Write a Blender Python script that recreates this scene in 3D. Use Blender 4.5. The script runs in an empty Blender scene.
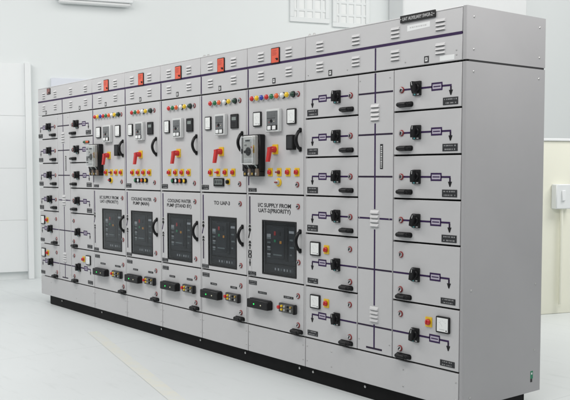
import bpy, bmesh, math, random
from mathutils import Vector, Matrix
random.seed(7)
PI = math.pi
scene = bpy.context.scene
C = scene.collection

# ------------------------------------------------------------------ materials
MATS = {}

def mat(name, col, rough=0.5, metal=0.0, bump=0.0, bscale=300.0, var=0.0, vscale=3.0,
        emit=0.0, coat=0.0, spec=0.5, rvar=0.0):
    m = bpy.data.materials.new(name)
    m.use_nodes = True
    nt = m.node_tree
    b = nt.nodes['Principled BSDF']
    b.inputs['Base Color'].default_value = (*col, 1)
    b.inputs['Roughness'].default_value = rough
    b.inputs['Metallic'].default_value = metal
    b.inputs['Specular IOR Level'].default_value = spec
    if coat:
        b.inputs['Coat Weight'].default_value = coat
        b.inputs['Coat Roughness'].default_value = 0.15
    tc = nt.nodes.new('ShaderNodeTexCoord')
    if var or rvar:
        n = nt.nodes.new('ShaderNodeTexNoise')
        n.inputs['Scale'].default_value = vscale
        n.inputs['Detail'].default_value = 6
        n.inputs['Roughness'].default_value = 0.62
        nt.links.new(tc.outputs['Object'], n.inputs['Vector'])
        if var:
            r = nt.nodes.new('ShaderNodeValToRGB')
            r.color_ramp.elements[0].position = 0.32
            r.color_ramp.elements[1].position = 0.68
            r.color_ramp.elements[0].color = (*[c * (1 - var) for c in col], 1)
            r.color_ramp.elements[1].color = (*[min(1, c * (1 + var)) for c in col], 1)
            nt.links.new(n.outputs['Fac'], r.inputs['Fac'])
            nt.links.new(r.outputs['Color'], b.inputs['Base Color'])
        if rvar:
            mr = nt.nodes.new('ShaderNodeMapRange')
            mr.inputs['To Min'].default_value = max(0.02, rough - rvar)
            mr.inputs['To Max'].default_value = min(1, rough + rvar)
            nt.links.new(n.outputs['Fac'], mr.inputs['Value'])
            nt.links.new(mr.outputs['Result'], b.inputs['Roughness'])
    if bump:
        n2 = nt.nodes.new('ShaderNodeTexNoise')
        n2.inputs['Scale'].default_value = bscale
        n2.inputs['Detail'].default_value = 2
        nt.links.new(tc.outputs['Object'], n2.inputs['Vector'])
        bp = nt.nodes.new('ShaderNodeBump')
        bp.inputs['Strength'].default_value = bump
        bp.inputs['Distance'].default_value = 0.001
        nt.links.new(n2.outputs['Fac'], bp.inputs['Height'])
        nt.links.new(bp.outputs['Normal'], b.inputs['Normal'])
    if emit:
        b.inputs['Emission Color'].default_value = (*col, 1)
        b.inputs['Emission Strength'].default_value = emit
    MATS[name] = m
    return m

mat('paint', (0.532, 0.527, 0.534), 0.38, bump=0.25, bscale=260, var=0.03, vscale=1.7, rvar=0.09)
mat('paint_lit', (0.60, 0.595, 0.60), 0.4, var=0.015, vscale=3)  # lighter copy of paint: overhead light put into louvre hoods and roof edge
mat('slot_shade', (0.10, 0.10, 0.105), 0.6)  # louvre undersides: shade of the slot put into the colour
mat('relay_window', (0.13, 0.135, 0.14), 0.22, coat=0.4, var=0.15, vscale=40)
mat('paint_shaded', (0.375, 0.371, 0.379), 0.40, bump=0.25, bscale=260, var=0.035, vscale=1.3, rvar=0.10)  # same paint made darker, so the end's shade sits in its colour
mat('gasket', (0.022, 0.022, 0.024), 0.8)
mat('black', (0.009, 0.009, 0.010), 0.36, spec=0.25, var=0.12, vscale=40)
mat('black_matt', (0.013, 0.013, 0.014), 0.55, spec=0.3, var=0.15, vscale=30)
mat('charcoal', (0.024, 0.025, 0.028), 0.5, spec=0.35, var=0.12, vscale=25)
mat('plinth', (0.006, 0.006, 0.0065), 0.6, spec=0.15, var=0.25, vscale=6, bump=0.1, bscale=200)
mat('purple', (0.030, 0.011, 0.062), 0.45, spec=0.25, var=0.15, vscale=8)
mat('lilac', (0.43, 0.39, 0.48), 0.5)
mat('mimic_dark', (0.020, 0.010, 0.032), 0.45, spec=0.25, var=0.15, vscale=8)
mat('white', (0.78, 0.79, 0.79), 0.4, var=0.02, vscale=10)
mat('dial', (0.80, 0.81, 0.80), 0.3, coat=0.5)
mat('ink', (0.02, 0.02, 0.022), 0.6)
mat('ink_light', (0.55, 0.55, 0.55), 0.6)
mat('engraved', (0.30, 0.30, 0.305), 0.6)
mat('letter', (0.03, 0.03, 0.033), 0.55)
mat('relay_grey', (0.62, 0.63, 0.63), 0.38, var=0.02, vscale=10)
mat('steel', (0.62, 0.62, 0.63), 0.28, metal=1.0)
mat('zinc', (0.55, 0.55, 0.54), 0.42, metal=0.9, var=0.06, vscale=60)
mat('lock_red', (0.26, 0.028, 0.026), 0.45)
mat('red', (0.55, 0.016, 0.014), 0.33, coat=0.3)
mat('orange', (0.72, 0.11, 0.02), 0.33, coat=0.3)
mat('hooter', (0.70, 0.095, 0.045), 0.38, coat=0.3, var=0.06, vscale=30)
mat('hooter_faded', (0.25, 0.13, 0.12), 0.5, var=0.15, vscale=30)
mat('yellow', (0.80, 0.52, 0.015), 0.38, coat=0.2)
mat('green', (0.012, 0.16, 0.06), 0.32, coat=0.3)
mat('green_dark', (0.012, 0.05, 0.03), 0.32, coat=0.3)
mat('green_vivid', (0.02, 0.32, 0.13), 0.32)  # stronger green for the breaker button
mat('amber', (0.80, 0.33, 0.02), 0.35)
mat('blue', (0.018, 0.045, 0.36), 0.32, coat=0.3)
mat('lamp_white', (0.72, 0.74, 0.75), 0.25, coat=0.4)
mat('led_green', (0.03, 0.9, 0.15), 0.4, emit=0.9)
mat('led_white', (0.75, 0.72, 0.55), 0.4, emit=0.08)
mat('lcd', (0.22, 0.25, 0.24), 0.25)
mat('mccb_grey', (0.50, 0.50, 0.49), 0.4, var=0.03, vscale=12)
mat('mccb_face', (0.50, 0.495, 0.48), 0.35, var=0.05, vscale=25, coat=0.3)
mat('terminal_brown', (0.16, 0.12, 0.09), 0.5, var=0.2, vscale=40)
mat('terminal_grey', (0.10, 0.10, 0.095), 0.5, var=0.2, vscale=60)
mat('brass', (0.55, 0.38, 0.12), 0.35, metal=0.9)
mat('sticker_green', (0.01, 0.20, 0.10), 0.5)
mat('cap_cyan', (0.10, 0.36, 0.38), 0.4)
# thin clear polycarbonate / glass
def glass(name, tint, gl=0.10):
    m = bpy.data.materials.new(name); m.use_nodes = True
    nt = m.node_tree; nt.nodes.clear()
    o = nt.nodes.new('ShaderNodeOutputMaterial'); mx = nt.nodes.new('ShaderNodeMixShader')
    t = nt.nodes.new('ShaderNodeBsdfTransparent'); t.inputs['Color'].default_value = (*tint, 1)
    g = nt.nodes.new('ShaderNodeBsdfGlossy'); g.inputs['Roughness'].default_value = 0.06
    f = nt.nodes.new('ShaderNodeLayerWeight'); f.inputs['Blend'].default_value = 0.5
    p = nt.nodes.new('ShaderNodeMath'); p.operation = 'POWER'; p.inputs[1].default_value = 4.0
    q = nt.nodes.new('ShaderNodeMath'); q.operation = 'MULTIPLY_ADD'; q.inputs[1].default_value = 0.55; q.inputs[2].default_value = 0.04
    nt.links.new(f.outputs['Facing'], p.inputs[0]); nt.links.new(p.outputs[0], q.inputs[0])
    nt.links.new(q.outputs[0], mx.inputs[0]); nt.links.new(t.outputs[0], mx.inputs[1])
    nt.links.new(g.outputs[0], mx.inputs[2]); nt.links.new(mx.outputs[0], o.inputs[0])
    MATS[name] = m
glass('glass', (0.80, 0.82, 0.84))
glass('clear_plastic', (0.90, 0.91, 0.91))
# the hall
mat('hall_floor', (0.70, 0.73, 0.735), 0.42, var=0.025, vscale=0.7, rvar=0.08, spec=0.25)
mat('floor_yellow', (0.735, 0.735, 0.675), 0.5)
nt = MATS['floor_yellow'].node_tree
tc_ = nt.nodes.new('ShaderNodeTexCoord'); ns_ = nt.nodes.new('ShaderNodeTexNoise'); rp_ = nt.nodes.new('ShaderNodeValToRGB')
ns_.inputs['Scale'].default_value = 7; ns_.inputs['Detail'].default_value = 10; ns_.inputs['Roughness'].default_value = .75
rp_.color_ramp.elements[0].position = .38; rp_.color_ramp.elements[1].position = .60
rp_.color_ramp.elements[0].color = (.70, .728, .72, 1); rp_.color_ramp.elements[1].color = (.735, .735, .665, 1)
nt.links.new(tc_.outputs['Object'], ns_.inputs['Vector']); nt.links.new(ns_.outputs['Fac'], rp_.inputs[0])
nt.links.new(rp_.outputs[0], nt.nodes['Principled BSDF'].inputs['Base Color'])
mat('hall_wall', (0.80, 0.83, 0.83), 0.8, var=0.012, vscale=0.5)
mat('hall_column', (0.775, 0.79, 0.795), 0.8, var=0.012, vscale=0.6)
mat('hall_yellow', (0.86, 0.855, 0.735), 0.7, var=0.02, vscale=1.2)
mat('hall_white', (0.84, 0.86, 0.865), 0.6, var=0.01, vscale=1)
mat('hall_blue', (0.74, 0.77, 0.84), 0.6, var=0.02, vscale=2)
mat('hall_grey', (0.79, 0.815, 0.815), 0.6, var=0.02, vscale=2)  # paled almost to the pane tone; background haze put into the colour
mat('pane', (0.82, 0.835, 0.83), 0.3, var=0.02, vscale=0.8)

# ------------------------------------------------------------------ mesh builder
class MB:
    def __init__(s):
        s.v = []; s.f = []; s.m = []; s.names = []; s.sm = []
    def mi(s, name):
        if name not in s.names: s.names.append(name)
        return s.names.index(name)
    def face(s, idx, mi, smooth=False):
        s.f.append(idx); s.m.append(mi); s.sm.append(smooth)
    def box(s, x0, x1, y0, y1, z0, z1, m, b=0.0):
        if x1 < x0: x0, x1 = x1, x0
        if y1 < y0: y0, y1 = y1, y0
        if z1 < z0: z0, z1 = z1, z0
        mi = s.mi(m); o = len(s.v)
        b = min(b, (x1-x0)*.45, (y1-y0)*.45, (z1-z0)*.45)
        if b <= 0:
            for x in (x0, x1):
                for y in (y0, y1):
                    for z in (z0, z1): s.v.append((x, y, z))
            for q in ((0,1,3,2),(4,6,7,5),(0,4,5,1),(2,3,7,6),(0,2,6,4),(1,5,7,3)):
                s.face([o+i for i in q], mi)
            return s
        # chamfered box: 3 verts per corner (pushed in on the two other axes)
        id = {}
        lo = (x0, y0, z0); hi = (x1, y1, z1)
        for i in (0, 1):
            for j in (0, 1):
                for k in (0, 1):
                    c = (i, j, k)
                    for ax in range(3):
                        p = []
                        for d in range(3):
                            e = (hi if c[d] else lo)[d]
                            if d != ax: e += -b if c[d] else b
                            p.append(e)
                        id[(c, ax)] = len(s.v); s.v.append(tuple(p))
        for ax in range(3):
            u, w = (ax+1) % 3, (ax+2) % 3
            for side in (0, 1):
                q = []
                for (a_, b_) in ((0,0),(1,0),(1,1),(0,1)):
                    c = [0,0,0]; c[ax] = side; c[u] = a_; c[w] = b_
                    q.append(id[(tuple(c), ax)])
                if not side: q.reverse()
                s.face(q, mi)
        for ax in range(3):            # edges along ax
            u, w = (ax+1) % 3, (ax+2) % 3
            for a_ in (0, 1):
                for b_ in (0, 1):
                    c0 = [0,0,0]; c1 = [0,0,0]
                    c0[u] = c1[u] = a_; c0[w] = c1[w] = b_; c1[ax] = 1
                    c0 = tuple(c0); c1 = tuple(c1)
                    q = [id[(c0,u)], id[(c1,u)], id[(c1,w)], id[(c0,w)]]
                    if a_ == b_: q.reverse()
                    s.face(q, mi)
        for c in [(i,j,k) for i in (0,1) for j in (0,1) for k in (0,1)]:
            q = [id[(c,0)], id[(c,1)], id[(c,2)]]
            if sum(c) % 2 == 0: q.reverse()
            s.face(q, mi)
        return s
    def lathe(s, x, z, prof, m, seg=20, caps=True):
        """axis along y; prof = [(r, y)...] from the panel outwards (y falling)"""
        mi = s.mi(m); o = len(s.v)
        for (r, y) in prof:
            for i in range(seg):
                a = 2*PI*i/seg
                s.v.append((x + r*math.cos(a), y, z + r*math.sin(a)))
        for k in range(len(prof)-1):
            for i in range(seg):
                j = (i+1) % seg
                s.face([o+k*seg+i, o+k*seg+j, o+(k+1)*seg+j, o+(k+1)*seg+i], mi, True)
        if caps:
            e = o+(len(prof)-1)*seg
            s.face([e+i for i in range(seg)], mi)
        return s
    def dome(s, x, z, r, y0, d, m, seg=18, n=4):
        prof = [(r, y0)]
        for k in range(n+1):
            a = k/n*PI/2*0.94
            prof.append((r*math.cos(a), y0 - d*(0.25 + 0.75*math.sin(a))))
        return s.lathe(x, z, prof, m, seg)
    def ring(s, x, z, r0, r1, y0, y1, m, seg=20):
        return s.lathe(x, z, [(r1, y0), (r1, y1), (r0, y1), (r0, y0)], m, seg, caps=False)
    def prism(s, poly, y0, y1, m, b=0.0):
        """poly in x,z (any winding); front at y1 (smaller y)"""
        mi = s.mi(m)
        ar = sum(poly[i][0]*poly[(i+1)%len(poly)][1]-poly[(i+1)%len(poly)][0]*poly[i][1] for i in range(len(poly)))
        if ar < 0: poly = poly[::-1]
        o = len(s.v); n = len(poly)
        for (x, z) in poly: s.v.append((x, y0, z))
        for (x, z) in poly: s.v.append((x, y1, z))
        s.face([o+n+i for i in range(n)], mi)
        s.face([o+n-1-i for i in range(n)], mi)
        for i in range(n):
            j = (i+1) % n
            s.face([o+i, o+j, o+n+j, o+n+i], mi)
        return s
    def rrect(s, x0, x1, z0, z1, y0, y1, m, r=0.01, n=4):
        p = []
        for (cx, cz, a0) in ((x1-r, z1-r, 0), (x0+r, z1-r, PI/2), (x0+r, z0+r, PI), (x1-r, z0+r, 1.5*PI)):
            for k in range(n+1):
                a = a0 + PI/2*k/n
                p.append((cx+r*math.cos(a), cz+r*math.sin(a)))
        return s.prism(p, y0, y1, m)
    def tube(s, pts, r, m, seg=10, sx=1.0):
        mi = s.mi(m); o = len(s.v); pts = [Vector(p) for p in pts]
        for i, p in enumerate(pts):
            t = (pts[min(i+1, len(pts)-1)] - pts[max(i-1, 0)]).normalized()
            a = Vector((1,0,0)) if abs(t.x) < 0.8 else Vector((0,0,1))
            n1 = (a - t*a.dot(t)).normalized(); n2 = t.cross(n1)
            rr = r[i] if isinstance(r, (list, tuple)) else r
            for k in range(seg):
                g = 2*PI*k/seg
                s.v.append(tuple(p + n1*(rr*sx*math.cos(g)) + n2*(rr*math.sin(g))))
        for i in range(len(pts)-1):
            for k in range(seg):
                l = (k+1) % seg
                s.face([o+i*seg+k, o+i*seg+l, o+(i+1)*seg+l, o+(i+1)*seg+k], mi, True)
        s.face([o+seg-1-k for k in range(seg)], mi)
        e = o+(len(pts)-1)*seg
        s.face([e+k for k in range(seg)], mi)
        return s
    def seg2(s, a, b, w, y0, y1, m):
        """flat strip from a to b in the x,z plane"""
        dx, dz = b[0]-a[0], b[1]-a[1]; l = math.hypot(dx, dz); nx, nz = -dz/l*w/2, dx/l*w/2
        return s.prism([(a[0]+nx, a[1]+nz), (a[0]-nx, a[1]-nz), (b[0]-nx, b[1]-nz), (b[0]+nx, b[1]+nz)], y0, y1, m)
    def panel_hole(s, x0, x1, y0, y1, z0, z1, hx0, hx1, hz0, hz1, m, b=0.002):
        """slab with a rectangular opening, as ONE connected mesh; front is y0"""
        mi = s.mi(m); o = len(s.v)
        def rect(xa, xb, za, zb, y):
            i = len(s.v); s.v.extend([(xa, y, za), (xb, y, za), (xb, y, zb), (xa, y, zb)]); return i
        A = rect(x0, x1, z0, z1, y1); A2 = rect(x0, x1, z0, z1, y0+b); B = rect(x0+b, x1-b, z0+b, z1-b, y0)
        D = rect(hx0-b, hx1+b, hz0-b, hz1+b, y0); E = rect(hx0, hx1, hz0, hz1, y0+b); F = rect(hx0, hx1, hz0, hz1, y1)
        for P_, Q_ in ((A, A2), (A2, B), (B, D), (D, E), (E, F), (F, A)):
            for i in range(4):
                j = (i+1) % 4
                s.face([P_+i, P_+j, Q_+j, Q_+i], mi)
        return s
    def build(s, name, parent=None, frame=None):
        vs = [Vector(v) for v in s.v]
        if frame is not None: vs = [frame @ v for v in vs]
        lo = Vector([min(v[i] for v in vs) for i in range(3)]); hi = Vector([max(v[i] for v in vs) for i in range(3)])
        c = (lo+hi)/2
        me = bpy.data.meshes.new(name)
        me.from_pydata([tuple(v-c) for v in vs], [], s.f)
        for n in s.names: me.materials.append(MATS[n])
        me.polygons.foreach_set('material_index', s.m)
        me.polygons.foreach_set('use_smooth', s.sm)
        me.update(); me.set_sharp_from_angle(angle=math.radians(38))
        ob = bpy.data.objects.new(name, me); C.objects.link(ob)
        place(ob, c, parent)
        return ob

WLOC = {}
def place(ob, wl, parent):
    WLOC[ob.name] = Vector(wl)
    if parent is not None:
        ob.parent = parent
        ob.location = Vector(wl) - WLOC[parent.name]
    else:
        ob.location = wl

def thing(name, label, cat, loc, group=None):
    o = bpy.data.objects.new(name, None); C.objects.link(o)
    o.empty_display_size = 0.1
    place(o, Vector(loc), None)
    o['label'] = label; o['category'] = cat
    if group: o['group'] = group
    return o
def tag(o, label, cat, group=None):
    o['label'] = label; o['category'] = cat
    if group: o['group'] = group
    return o

def text(name, body, x0, x1, zc, h, y, m, parent, depth=0.0006, bold=0.0, label=None):
    """raised lettering on the front plane; height h, stretched to x0..x1"""
    cu = bpy.data.curves.new('t', 'FONT'); cu.body = body; cu.size = 1.0; cu.offset = bold
    cu.extrude = 0.0; cu.resolution_u = 3
    tmp = bpy.data.objects.new('t', cu); C.objects.link(tmp)
    dg = bpy.context.evaluated_depsgraph_get()
    me = bpy.data.meshes.new_from_object(tmp.evaluated_get(dg))
    bpy.data.objects.remove(tmp); bpy.data.curves.remove(cu)
    bm = bmesh.new(); bm.from_mesh(me); bpy.data.meshes.remove(me)
    r = bmesh.ops.extrude_face_region(bm, geom=bm.faces[:])
    for e in r['geom']:
        if isinstance(e, bmesh.types.BMVert): e.co.z += 1.0
    xs = [v.co.x for v in bm.verts]; ys = [v.co.y for v in bm.verts]
    ax, bx_, ay, by = min(xs), max(xs), min(ys), max(ys)
    cap = 0.73
    for v in bm.verts:
        v.co = Vector((x0 + (v.co.x-ax)/(bx_-ax)*(x1-x0), y - v.co.z*depth, zc + (v.co.y-cap/2)/cap*h))
    bmesh.ops.recalc_face_normals(bm, faces=bm.faces[:])
    me = bpy.data.meshes.new(name); 
    c = Vector(((x0+x1)/2, y, zc))
    for v in bm.verts: v.co -= c
    bm.to_mesh(me); bm.free(); me.materials.append(MATS[m])
    ob = bpy.data.objects.new(name, me); C.objects.link(ob)
    place(ob, c, parent)
    if label: ob['label'] = label
    return ob

# ------------------------------------------------------------------ panel levels (metres)
ZB, ZR6, ZR5, ZR4, ZR3, ZR2, ZR1, ZBLK, ZPUR, ZTOP = .10, .301, .652, 1.003, 1.254, 1.507, 1.761, 2.010, 2.160, 2.300
ROWS = [(ZBLK, ZR1), (ZR1, ZR2), (ZR2, ZR3), (ZR3, ZR4), (ZR4, ZR5), (ZR5, ZR6)]
DEP = .7175
XL, XI, XJ, XA, XB, XC, XD, XE, XF, XG, XH, XR = -5.667, -5.190, -4.901, -4.394, -3.753, -3.137, -2.534, -1.930, -1.291, -.796, -.499, 0.0
VG, HG = .003, .0052     # half gaps
T = .022                # sheet-metal door thickness

# ------------------------------------------------------------------ small fittings (each a mesh of its own)
def lock(x, z, par, turned=0.0, name='door_lock'):
    turned += random.uniform(-.35, .35)
    m = MB()
    m.lathe(x, z, [(.0185, 0), (.0185, -.004), (.0172, -.006), (.0142, -.006)], 'lock_red', 20, caps=False)
    m.lathe(x, z, [(.0142, -.0055), (.0132, -.010), (.011, -.0105)], 'steel', 18)
    c, s_ = math.cos(turned)*.0095, math.sin(turned)*.0095
    m.seg2((x-c, z-s_), (x+c, z+s_), .008, -.0105, -.0118, 'black')
    return m.build(name, par)

def pull_bar(x0, x1, z, par):
    """horizontal black bar handle standing off the door"""
    m = MB(); z += random.uniform(-.0015, .0015)
    h = .0155
    m.rrect(x0, x1, z-h, z+h, 0, -.004, 'black_matt', .012)
    n = 9; pts = []
    for i in range(n):
        t = i/(n-1)
        pts.append((x0+.008 + (x1-x0-.016)*t, -.006-.024*min(1, math.sin(PI*t)*1.9), z))
    m.tube(pts, [.009] + [.0125]*(n-2) + [.009], 'black', 10, 1.0)
    m.box(x0+.012, x1-.012, -.029, -.010, z-.0125, z+.0125, 'black', .004)
    return m.build('pull_handle', par)

def arc_handle(x, z0, z1, par):
    m = MB(); n = 13; pts = []
    for i in range(n):
        t = i/(n-1); a = PI*t
        pts.append((x, -.004-.036*math.sin(a)**.7, z0 + (z1-z0)*t))
    m.tube(pts, [.011]+[.0115]*(n-2)+[.011], 'black', 10, 1.05)
    for z in (z0, z1):
        m.rrect(x-.013, x+.013, z-.016, z+.016, 0, -.006, 'black', .008)
    return m.build('arc_handle', par)

def nameplate(x0, x1, z0, z1, par, lines=2, name='nameplate'):
    m = MB()
    m.box(x0, x1, -.0025, 0, z0, z1, 'charcoal', .0008)
    h = z1-z0
    for k in range(lines):
        zc = z1 - h*(k+.5)/lines
        x = x0 + (x1-x0)*.10 + random.random()*.006
        while x < x1-(x1-x0)*.14:
            w = random.choice((.002, .003, .004, .005, .007))
            w = min(w, x1-(x1-x0)*.08-x)
            if w > .002:
                e = random.uniform(.85, 1.15)*h*.17/lines; m.box(x, x+w, -.0029, -.0024, zc-e, zc+e, 'engraved')
            x += w+random.choice((.0018, .0022, .005))
    return m.build(name, par)

def rotary_switch(x, z, par, ang=0.0):
    """black door-coupling operator: square escutcheon with a deep lever knob"""
    m = MB()
    m.rrect(x-.029, x+.029, z-.041, z+.041, 0, -.010, 'black_matt', .005)
    m.lathe(x, z+.004, [(.026, -.010), (.026, -.022), (.023, -.026)], 'black', 20)
    c, s_ = math.cos(ang), math.sin(ang)
    def rot(px, pz): return (x + c*px - s_*pz, z+.004 + s_*px + c*pz)
    m.prism([rot(*p) for p in ((-.010,-.034),(.010,-.034),(.0135,-.010),(.0135,.012),(.008,.034),(-.008,.034),(-.0135,.012),(-.0135,-.010))], -.024, -.046, 'black')
    m.seg2(rot(0, .012), rot(0, .031), .004, -.046, -.0466, 'ink_light')
    m.box(x-.020, x-.007, -.0112, -.010, z-.038, z-.030, 'cap_cyan')
    m.box(x+.004, x+.018, -.0112, -.010, z-.037, z-.031, 'ink_light')
    m.box(x-.026, x-.018, -.0112, -.010, z+.029, z+.037, 'ink_light')
    return m.build('rotary_switch', par)

def stop_button(x, z, par, red='red', lever=False, name='stop_button'):
    m = MB()
    m.rrect(x-.0235, x+.0235, z-.0285, z+.0285, 0, -.005, 'yellow', .003)
    if lever:
        m.lathe(x, z, [(.014, -.005), (.013, -.014), (.010, -.016)], red, 16)
        m.box(x-.019, x+.010, -.028, -.014, z-.006, z+.006, red, .003)
    else:
        m.lathe(x, z, [(.012, -.005), (.012, -.010)], 'black', 16, caps=False)
        m.dome(x, z, .0178, -.009, .016, red, 20, 5)
        m.seg2((x-.003, z-.011), (x+.002, z+.013), .0045, -.0235, -.0285, red)
    return m.build(name, par)

def meter(x0, x1, z0, z1, par, dark=False):
    m = MB(); d = -.011
    m.rrect(x0, x1, z0, z1, 0, d, 'black_matt', .006)
    b = (x1-x0)*(.12 if dark else .085)
    if not dark:
        m.box(x0+b, x1-b, d-.0012, d, z0+b, z1-b, 'dial', .001)
        cx, w, h = (x0+x1)/2, x1-x0-2*b, z1-z0-2*b
        for k in range(5):                     # scale ticks, pointer, unit marks
            a = math.radians(140-25*k)
            m.seg2((cx+w*.33*math.cos(a), z0+b+h*.42+w*.33*math.sin(a)), (cx+w*.40*math.cos(a), z0+b+h*.42+w*.40*math.sin(a)), .0022, d-.0012, d-.0016, 'ink_light')
        m.seg2((cx, z0+b+h*.36), (cx-w*.22, z0+b+h*.68), .0014, d-.0012, d-.0016, 'ink_light')
        m.box(cx-w*.26, cx+w*.20, d-.0016, d-.0012, z0+b+h*.13, z0+b+h*.18, 'ink_light')
        m.lathe(cx+w*.36, z0+b+h*.1, [(.004, d-.0012), (.004, d-.002)], 'ink', 10)
    else:
        m.box(x0+b, x1-b, d-.0012, d, z0+b*1.1, z1-b*1.1, 'charcoal', .001)
        m.box(x0+b*1.8, x1-b*1.8, d-.0018, d-.0012, z1-b*4.2, z1-b*2.0, 'lcd')
        for k in range(3):
            m.box(x0+b*2, x1-b*2.4, d-.0018, d-.0012, z0+b*(1.9+k), z0+b*(2.3+k), 'black')
    return m.build('panel_meter' if not dark else 'digital_meter', par)

def louvres(x0, z0, z1, par, n=3, w=.069):
    m = MB(); p = (z1-z0)/n
    for k in range(n):
        za = z0 + p*k; zb = za + p*.86
        mi = m.mi('paint_lit'); o = len(m.v)
        # pressed louvre: hood rising from the sheet at its top, underside face coloured as its shade
        e = .005
        m.v.extend([(x0, 0, zb), (x0+w, 0, zb), (x0+e, -.0105, za+p*.20), (x0+w-e, -.0105, za+p*.20),
                    (x0+e, -.0105, za+p*.08), (x0+w-e, -.0105, za+p*.08), (x0, 0, za), (x0+w, 0, za)])
        m.face([o, o+2, o+3, o+1], mi); m.face([o+2, o+4, o+5, o+3], mi)
        m.face([o, o+6, o+4, o+2], mi); m.face([o+1, o+3, o+5, o+7], mi)
        g = m.mi('slot_shade'); m.face([o+4, o+6, o+7, o+5], g)
    return m.build('louvre_vent', par)

def warning_icon(x, z, par):
    m = MB()
    m.box(x-.0165, x+.0165, -.002, 0, z-.0185, z+.0185, 'ink')
    m.box(x-.0085, x+.0085, -.0026, -.002, z-.0105, z+.0105, 'white')
    m.prism([(x-.003, z+.007), (x+.004, z+.007), (x+.001, z+.001), (x+.005, z+.001), (x-.003, z-.008), (x-.0005, z-.001), (x-.005, z-.001)], -.0026, -.003, 'ink')
    return m.build('danger_sign', par)

def screw(x, z, par, r=.0055):
    m = MB()
    m.lathe(x, z, [(r, 0), (r, -.0015), (r*.7, -.003)], 'zinc', 12)
    m.seg2((x-r*.6, z-r*.3), (x+r*.6, z+r*.3), .0016, -.003, -.0033, 'ink')
    return m.build('screw', par)

def pilot_lamp(x, z, col, par, name='pilot_lamp'):
    m = MB()
    m.lathe(x, z, [(.0215, 0), (.0215, -.007), (.0185, -.010)], 'black_matt' if col in ('lamp_white','green_dark') else 'zinc', 18)
    m.dome(x, z, .0185, -.009, .020, col, 18, 5)
    return m.build(name, par)

def push_button(x, z, col, par):
    m = MB()
    m.lathe(x, z, [(.021, 0), (.021, -.012), (.018, -.017), (.0145, -.017)], 'black', 18, caps=False)
    m.lathe(x, z, [(.0145, -.016), (.0135, -.020), (.010, -.022)], col, 16)
    return m.build('push_button', par)

MIM = (-.0010, 0.0)   # mimic tape thickness
def strip(a, b, w, par, m='purple', name='mimic_line', proud=.0012):
    k = MB(); k.seg2(a, b, w, 0, -proud, m)
    return k.build(name, par)

# ------------------------------------------------------------------ doors
def sheet(name, x0, x1, z0, z1, par, m='paint', gx0=VG, gx1=VG, gz0=HG, gz1=HG, b=.0022, y0=0.0, y1=T):
    k = MB(); k.box(x0+gx0, x1-gx1, y0, y1, z0+gz0, z1-gz1, m, b)
    return k.build(name, par)

def feeder_door(x0, x1, z1, z0, par, mirror, tall, with_meter):
    d = sheet('feeder_door', x0, x1, z0, z1, par)
    f = (lambda r: x0 + r) if not mirror else (lambda r: x1 - r)
    zl = z1-.185 if tall else z1-.125
    if tall:
        lock(f(.066), z1-.077, d, 1.1); lock(f(.064), z1-.283, d, .9)
    else:
        lock(f(.064), zl, d, 1.25, 'round_lock')
    # mimic: conductor, fuse symbol, load arrow
    k = MB(); w = .0102
    k.seg2((f(.006 if tall else .082), zl), (f(.290), zl), w, 0, -.0012, 'purple')
    k.seg2((f(.360), zl), (f(.4275), zl), w, 0, -.0012, 'purple')
    for (a, b) in (((.286, .018), (.364, .018)), ((.286, -.018), (.364, -.018))):
        k.seg2((f(a[0]), zl+a[1]), (f(b[0]), zl+b[1]), w*.9, 0, -.0013, 'purple')
    for r in (.2895, .3605):
        k.seg2((f(r), zl-.0145), (f(r), zl+.0145), w*.8, 0, -.0012, 'purple')
    k.seg2((f(.300), zl), (f(.350), zl), w*.6, 0, -.0012, 'purple')
    k.box(min(f(.289), f(.361)), max(f(.289), f(.361)), -.0006, 0, zl-.0150, zl+.0150, 'lilac')
    k.build('mimic_diagram', d)
    k = MB()
    k.seg2((f(.4235), zl-.005), (f(.4235), zl-.030), .0105, 0, -.0014, 'mimic_dark')
    k.prism([(f(.410), zl-.026), (f(.437), zl-.026), (f(.4265), zl-.054), (f(.4205), zl-.054)], 0, -.0015, 'black')
    k.build('load_arrow', d)
    rotary_switch(f(.184), zl, d, random.uniform(-.28, .28))
    if tall:
        nameplate(min(f(.367), f(.470)), max(f(.367), f(.470)), z0+.022, z0+.056, d)
        pull_bar(min(f(.036), f(.152)), max(f(.036), f(.152)), z0+.026, d)
    else:
        nameplate(min(f(.369), f(.474)), max(f(.369), f(.474)), z0+.017, z0+.058, d)
        pull_bar(min(f(.036), f(.152)), max(f(.036), f(.152)), z0+.040, d)
    if with_meter:
        meter(min(f(.342), f(.436)), max(f(.342), f(.436)), z1-.143, z1-.050, d)
        stop_button(f(.283), z1-.095, d)
    return d

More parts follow.
